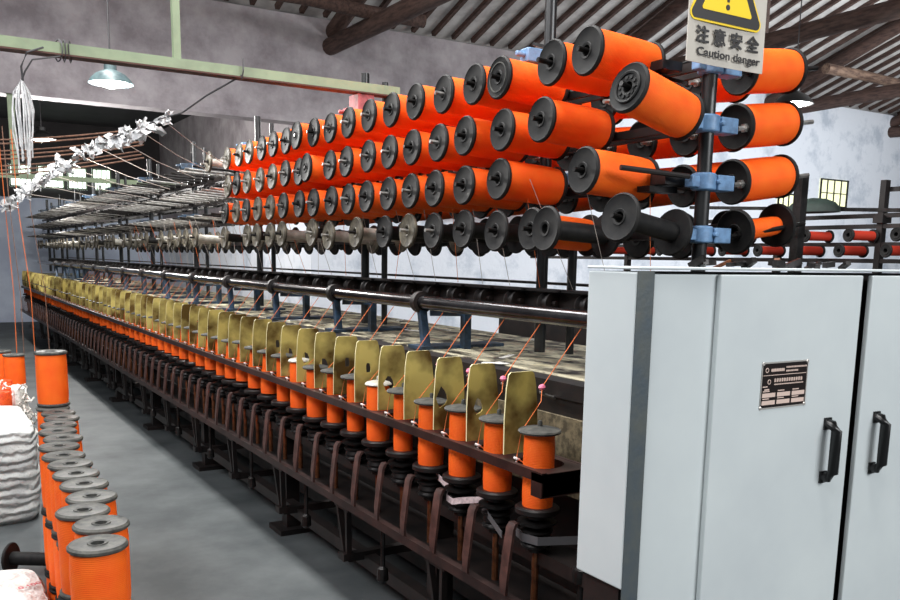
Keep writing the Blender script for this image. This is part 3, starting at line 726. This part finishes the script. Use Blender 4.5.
# ------------------------------------------------------------------ floor stacks
fl = [(2.443, .36), (2.63, .40), (2.795, .374), (2.952, .424), (3.13, .428), (3.295, .425), (3.46, .428), (3.62, .425), (3.81, .432), (3.975, .469), (4.14, .468), (4.305, .492), (4.47, .526), (4.635, .532), (4.80, .526)]
for i, (y, x) in enumerate(fl):
    for lv_ in range(3):
        lab = ['bottom', 'middle', 'top'][lv_]
        if lv_ == 2: s = 'grey-topped orange spool in the top layer of the floor stacks, %s from the front' % nth(i + 1)
        else: s = 'orange spool in the %s layer of the floor stacks, %s from the front' % (lab, nth(i + 1))
        if i == 0 and lv_ < 2: continue
        j = .006 if lv_ < 2 else 0
        spool('floor' if lv_ == 2 else 'floorlow', (x + random.uniform(-j, j), y, .27 * lv_), (0, 0, 1), s, 'orange spools stacked along the aisle floor', spin=random.uniform(0, 6))
spool('floorlong', (.535, 4.84, .81), (0, 0, 1), 'single orange spool standing on top of the far end of the floor stacks', None)

# sacks, coils and stacks at the left
def sack(name, x0, x1, y0, y1, z1, label, cat, m, amp=.03):
    n = 9; vs = []; fs = []
    import mathutils
    mb = MB()
    nu, nv = 36, 18
    for j in range(nv + 1):
        v = j / nv
        for i in range(nu):
            a = 2 * PI * i / nu; c, s_ = math.cos(a), math.sin(a); e = .32
            px = abs(c) ** e * (1 if c > 0 else -1); py = abs(s_) ** e * (1 if s_ > 0 else -1)
            rad = 1 - .06 * (abs(2 * v - 1)) ** 8 + .012 * math.sin(v * 31 + 2 * math.sin(a * 2)) * (1 - abs(2 * v - 1) ** 4)
            nz = mathutils.noise.noise((px * 2.2, py * 2.2, v * 5 + x0)) * amp * .5
            vs.append(((x0 + x1) / 2 + (px * (x1 - x0) / 2) * rad + nz, (y0 + y1) / 2 + (py * (y1 - y0) / 2) * rad + nz, z1 * v + nz * .3 * (1 if 0 < v < 1 else 0)))
    for j in range(nv):
        for i in range(nu):
            k = (i + 1) % nu; fs.append((j * nu + i, j * nu + k, (j + 1) * nu + k, (j + 1) * nu + i))
    fs.append(tuple(reversed(range(nu))))
    c0 = len(vs); vs.append(((x0 + x1) / 2, (y0 + y1) / 2, z1 * 1.03))
    for i in range(nu): fs.append((nv * nu + i, nv * nu + (i + 1) % nu, c0))
    mb.add(vs, fs); o = link(name, mb.mesh(name, m, True, ang=60)); return tag(o, label, cat)
sack('woven_sack', -.35, .53, 5.5, 6.5, .57, 'tall white woven sack standing on the floor left of the orange stacks', 'sack', M['sack'])
s2 = sack('woven_sack', -.35, .335, 3.25, 3.86, .30, 'low white sack with red print in the bottom left corner', 'sack', M['sack'], .02)
pr = text_mesh('0.100', 1, (0, 0, 0), .01, .085, .026)
T = Matrix.Translation((.235, 3.53, .318)) @ Matrix.Rotation(math.radians(22), 4, 'Z') @ Matrix.Rotation(-PI / 2, 4, 'X')
pr.transform(T); pr.materials.clear(); pr.materials.append(M['redprint']); link('printed_marking', pr, s2)
spool('emptyblack', (.27, 4.66, .08), Vector((.26, -.17, 0)).normalized(), 'empty black spool lying on its side on the floor beside the orange stacks', None, 'empty_spool', 'empty spool')
# loose white fluff on the tall sack
fb = MB(); vs = []; fs = []
for a in range(13):
    for b in range(24):
        v = a / 12; t = 2 * PI * b / 24; r = (1 - .45 * v ** 1.5) * (1 + .3 * mathutils.noise.noise((math.cos(t) * 3, math.sin(t) * 3, v * 7)))
        vs.append((.52 + .11 * r * math.cos(t), 6.95 + .26 * r * math.sin(t), .62 * v))
for a in range(12):
    for b in range(24): q = (b + 1) % 24; fs.append((a * 24 + b, a * 24 + q, (a + 1) * 24 + q, (a + 1) * 24 + b))
fs.append(tuple(12 * 24 + b for b in range(24))); fb.add(vs, fs)
for i in range(90):
    z = random.uniform(.1, .66); t = random.uniform(0, 6.28); p = Vector((.52 + .10 * math.cos(t) * (1 - z * .5), 6.95 + .22 * math.sin(t) * (1 - z * .4), z)); pts = [p]
    for k in range(4): pts.append(pts[-1] + Vector((random.uniform(-.03, .03), random.uniform(-.05, .05), random.uniform(-.04, .03))))
    fb.tube(pts, .007, 5)
o = link('waste_yarn', fb.mesh('waste', M['fluff'])); tag(o, 'heap of loose white waste yarn behind the tall sack', 'waste yarn'); o['kind'] = 'stuff'
for i in range(4):
    m = MB().lathe([(.03, .02), (.05, .0), (.085, .0), (.09, .03), (.09, .20), (.08, .225), (.05, .22), (.03, .19)], 24, None, True)
    o = link('yarn_coil', m.mesh('coil', M['coil']), None, (.385 + .02 * i, 6.68 + .2 * i, .405))
    tag(o, 'short fat orange yarn coil on the second white sack, %s from the front' % nth(i + 1), 'yarn coil', 'orange yarn coils on the sacks')
sack('woven_sack', -.4, .46, 6.55, 7.9, .395, 'second white sack behind the tall one, under the orange coils', 'sack', M['sack'])
for i, (x, y) in enumerate(((.56, 7.45), (.49, 7.75))):
    for k in range(3):
        spool('floor', (x, y, .27 * k), (0, 0, 1), 'orange spool at the left edge beyond the sacks, %s layer, stack %s from the front' % (('lower', 'middle', 'upper')[k], nth(i + 1)), 'far left orange spools')

# ------------------------------------------------------------------ green overhead frame, lamps, garland
gf = thing('overhead_frame', 'pale green overhead steel beam tied across the aisle with a hanger', 'overhead beam', (1.2, 4.6, 2.53))
bm_ = MB(); bm_.box(-1.2, 2.42, 4.57, 4.63, 2.515, 2.565); part('beam', bm_, M['green'], gf, False)
part('beam_underside_shadow', MB().box(-1.2, 2.42, 4.56, 4.64, 2.507, 2.515), M['underside_shadow'], gf, False)  # brown strip paints in the beam's shaded, orange-lit underside
part('hanger', MB().box(1.15, 1.185, 4.58, 4.62, 2.565, 6.2), M['green'], gf, False)
part('clamp', MB().box(2.16, 2.26, 4.58, 4.70, 2.42, 2.506), M['pink'], gf, False)
def wire(m): part('tie_wire', m, M['cord'], gf)
for k in range(3):
    T = Matrix.Translation((.62 + .025 * k, 4.6, 2.535)) @ Matrix.Rotation(PI / 2, 4, 'Y') @ Matrix.Rotation(.25 * (k - 1), 4, 'X')
    wire(MB().lathe([(.047, -.003), (.052, 0), (.047, .003)], 14, T, True))
wire(MB().tube([(.55, 4.55, 2.53), (.48, 4.55, 2.50), (.455, 4.58, 2.44), (.46, 4.6, 2.38)], .005, 5)); wire(MB().tube([(.62, 4.55, 2.50), (.5, 4.55, 2.47), (.47, 4.58, 2.42), (.455, 4.6, 2.38)], .004, 5))
wire(MB().tube([(1.487, 4.56, 2.50), (1.49, 4.54, 2.54), (1.492, 4.55, 2.6)], .004, 5))
gf2 = thing('overhead_frame', 'far pale green pipe frame in front of the dark back room', 'overhead beam', (1.2, 12.55, 2.53))
part('beam', MB().box(-1.0, 3.4, 12.52, 12.58, 2.52, 2.58), M['green'], gf2, False)
part('hanger', MB().box(1.06, 1.14, 12.52, 12.58, 2.55, 3.55), M['green'], gf2, False)
def pendant(x, y, z, R, top, label, shade_m, power, spot=True):
    t = thing('pendant_lamp', label, 'lamp', (x, y, z), None, None)
    s = MB().lathe([(R, 0), (R * .93, R * .16), (R * .68, R * .42), (R * .36, R * .58), (R * .28, R * .62), (R * .28, R * .85), (R * .1, R * .9), (R * .09, R * .84), (R * .25, R * .8), (R * .25, R * .6), (R * .66, R * .39), (R * .9, R * .15), (R * .96, 0)], 32, Matrix.Translation((x, y, z)), True)
    part('lamp_shade', s, M[shade_m], t)
    b = MB().lathe([(0, -R * .22), (R * .4, -R * .12), (R * .75, R * .1), (R * .5, R * .35), (0, R * .4)], 24, Matrix.Translation((x, y, z))); part('bulb', b, M['bulb'], t)
    part('cord', MB().cyl((x, y, z + R * .85), (x + .01, y, top), .008, n=6), M['cord'], t)
    l = lamp('lamp_light', 'POINT', (x, y, z - R * .22 - .12), power, (1, .98, .95), .1)
    return t
pendant(1.345, 7.3, 2.885, .165, 6.7, 'lit grey-green pendant lamp hanging behind the pale green beam', 'shade', 130)
pendant(1.60, 14.0, 3.19, .20, 4.5, 'small lit dark pendant lamp in the dark back room', 'shade_dark', 520)
pendant(10.27, 8.0, 3.74, .26, 6.2, 'dark pendant lamp half hidden behind the right-hand orange spools', 'shade_dark', 160)

hk = MB()
for i in range(15):
    a = random.uniform(0, 6.28); r = random.uniform(.008, .036); l = random.uniform(.3, .43); x = .448 + r * math.cos(a) * .5; y = 4.6 + r * math.sin(a)
    pts = [(.455, 4.6, 2.385), (x + .6 * r * math.cos(a), y, 2.33), (x + r * math.cos(a), y, 2.25), (x + .8 * r * math.cos(a) + random.uniform(-.008, .008), y, 2.385 - l * .7), (x + r * .5 * math.cos(a), y, 2.385 - l)]
    hk.tube(pts, .0035, 5)
o = link('string_hank', hk.mesh('hank', M['cloth'])); tag(o, 'hank of white strings hanging from the pale green beam at the left', 'string hank')

gl = thing('rag_garland', 'sagging line of white plastic rags strung below the pale green beam', 'garland', (1.1, 7, 2.3))
A = Vector((1.30, 5.4, 2.40)); B = Vector((.72, 9.6, 2.0))
def gpt(t): p = A.lerp(B, t); p.z -= .12 * math.sin(PI * t) * 0 + .10 * math.sin(2 * PI * t) * .0; p.z += .09 * math.sin(PI * t); return p
part('string', MB().tube([(1.49, 4.56, 2.52), (1.40, 4.9, 2.46), (1.34, 5.2, 2.40)] + [gpt(i / 14) for i in range(15)], .005, 5), M['cord'], gl)
import mathutils
for i in range(46):
    p = gpt((i + random.uniform(0, .6)) / 47); sz = random.uniform(.03, .058)
    m = MB(); nu, nv = 7, 5; vs = []
    sd = random.uniform(0, 50)
    for a in range(nv):
        for b in range(nu):
            u, v = b / (nu - 1) - .5, a / (nv - 1) - .5
            q = Vector((u, v, 0)) * sz * 2 * (1.15 - abs(u))
            nzv = mathutils.noise.noise_vector((u * 3 + sd, v * 3, sd)) * sz * 1.1
            vs.append(q + nzv)
    fs = [(a * nu + b, a * nu + b + 1, (a + 1) * nu + b + 1, (a + 1) * nu + b) for a in range(nv - 1) for b in range(nu - 1)]
    T = Matrix.Translation(p + Vector((random.uniform(-.02, .02), 0, random.uniform(-.05, .02)))) @ Quaternion((random.random() - .5, random.random() - .5, random.random() - .5, random.random())).normalized().to_matrix().to_4x4()
    m.add(vs, fs, T); part('rag', m, M['cloth'], gl)
# slack yarn lines across the back-room opening and hanging at the left
for i in range(8):
    pts = [Vector((-.5, 10.5, 2.34 + .05 * i)).lerp(Vector((2.3, 10.7, 2.70 + .048 * i)), k / 12) - Vector((0, 0, (.10 - .004 * i) * math.sin(PI * k / 12))) for k in range(13)]
    pts = [p + Vector((0, .12 * (i % 3), 0)) for p in pts]
    o = link('yarn_line', MB().tube(pts, .009, 5).mesh('line', M['thread_brown'])); tag(o, 'slack brownish yarn line stretched across the back room opening, %s from the bottom' % nth(i + 1), 'yarn line', 'slack yarn lines at the back room')
for i, (x, y) in enumerate(((.70, 9.4), (.73, 9.3), (.82, 9.5), (.95, 9.7))):
    o = link('hanging_yarn', MB().tube([(x, y, 2.75), (x + .02, y, 2.0), (x + .04 + .02 * i, y - .05, 1.2), (x + .02 + .03 * i, y - .1, .0)], .0035, 5).mesh('hang', M['thread_brown' if i % 2 else 'thread'])); tag(o, 'orange yarn strand hanging down at the left edge, %s from the left' % nth(i + 1), 'yarn strand', 'hanging yarn strands at the left edge')
# threads that run from the garland to the creel
for i in range(9):
    p = gpt(.02 + .1 * i); q = Vector((1.95, p.y + .9, 2.25 - .02 * i))
    o = link('guy_string', MB().tube([p, p.lerp(q, .5) - Vector((0, 0, .02)), q], .003, 4).mesh('guy', M['thread_grey'])); tag(o, 'thin slanting string from the rag line to the bare pegs, %s from the beam' % nth(i + 1), 'string', 'strings between rags and pegs')
# fine threads falling from the creel to the tension bar
for i in range(40):
    y = 2.2 + .2343 * i * .9
    o = link('creel_strand', MB().tube([(1.98 + .2 * random.random(), y + random.uniform(-.08, .08), 1.9), (2.15, y, 1.49)], .0014, 4).mesh('strand', M['thread_grey' if i % 3 else 'thread'])); tag(o, 'fine strand dropping from the creel to the tension bar, %s from the cabinet' % nth(i + 1), 'yarn strand', 'fine strands below the creel')

# ------------------------------------------------------------------ second machine on the right
c2 = thing('spool_creel', 'second dark creel with crossbars beyond the cabinet on the right', 'creel', (5.5, 4, 0))
for y in (2.7, 3.51, 4.32, 5.13, 5.94, 6.75):
    part('post', MB().box(5.475, 5.525, y - .02, y + .02, 0, 2.16 if y == 3.51 else 1.93).box(5.45, 5.55, y - .035, y + .035, 1.88, 1.93), M['iron'], c2, False)
for z, x in ((1.93, 5.5), (1.86, 5.5), (1.74, 5.5), (1.63, 5.5)):
    part('rail', MB().box(x - .02, x + .02, 2.2, 7.4, z - .014, z + .014), M['iron'], c2, False)
part('lower_frame', MB().box(5.1, 5.9, 2.2, 7.4, .0, 1.2), M['iron'], c2, False)
part('lever_arm', MB().bar((5.48, 2.6, 1.92), (5.48, 5.2, 2.05), .02, .025).bar((5.52, 2.2, 2.1), (5.52, 3.55, 2.1), .02, .03), M['steel_dark'], c2, False)
SP['red'] = {'front': MB().lathe(flange_prof(.045, .014, .014), 24, None, True).mesh('flange', M['black']), 'back': MB().lathe(flange_prof(.045, .014, .014), 24, ring_T(.25, True), True).mesh('flange', M['black']),
             'barrel': MB().lathe([(.013, .014), (.02, .014), (.02, .236), (.013, .236)], 14, None, True).mesh('barrel', M['black']),
             'yarn': MB().lathe([(.0205, .014), (.032, .014), (.032, .236), (.0205, .236)], 18, None, True).mesh('yarn', M['redspool'])}
for r, z in enumerate((1.795, 1.695)):
    for i in range(10):
        spool('red', (5.22, 2.9 + .33 * i + .06 * r, z), Vector((.27, -.02, 0)).normalized(), 'thin dark red spool on the second creel, %s row, %s from the right' % (('upper', 'lower')[r], nth(i + 1)), 'dark red spools on the second creel')
hd = MB(); vs = []
hd.lathe([(.2, 0), (.195, .03), (.16, .065), (.09, .09), (0, .10)], 28, Matrix.Translation((5.3, 3.90, 1.955)) @ Matrix.Scale(.6, 4, (1, 0, 0)))
o = link('machine_cover', hd.mesh('cover', M['hood'])); tag(o, 'dark green domed cover beyond the right-hand spools', 'cover')
st = thing('steel_stand', 'grey steel upright right behind the nearly empty orange spool', 'stand', (4.0, 3.02, 0)); part('column', MB().box(3.975, 4.025, 3.0, 3.05, 0, 2.06), M['steel_dark'], st, False); part('foot', MB().box(3.85, 4.15, 2.9, 3.16, 0, .03), M['steel_dark'], st, False)
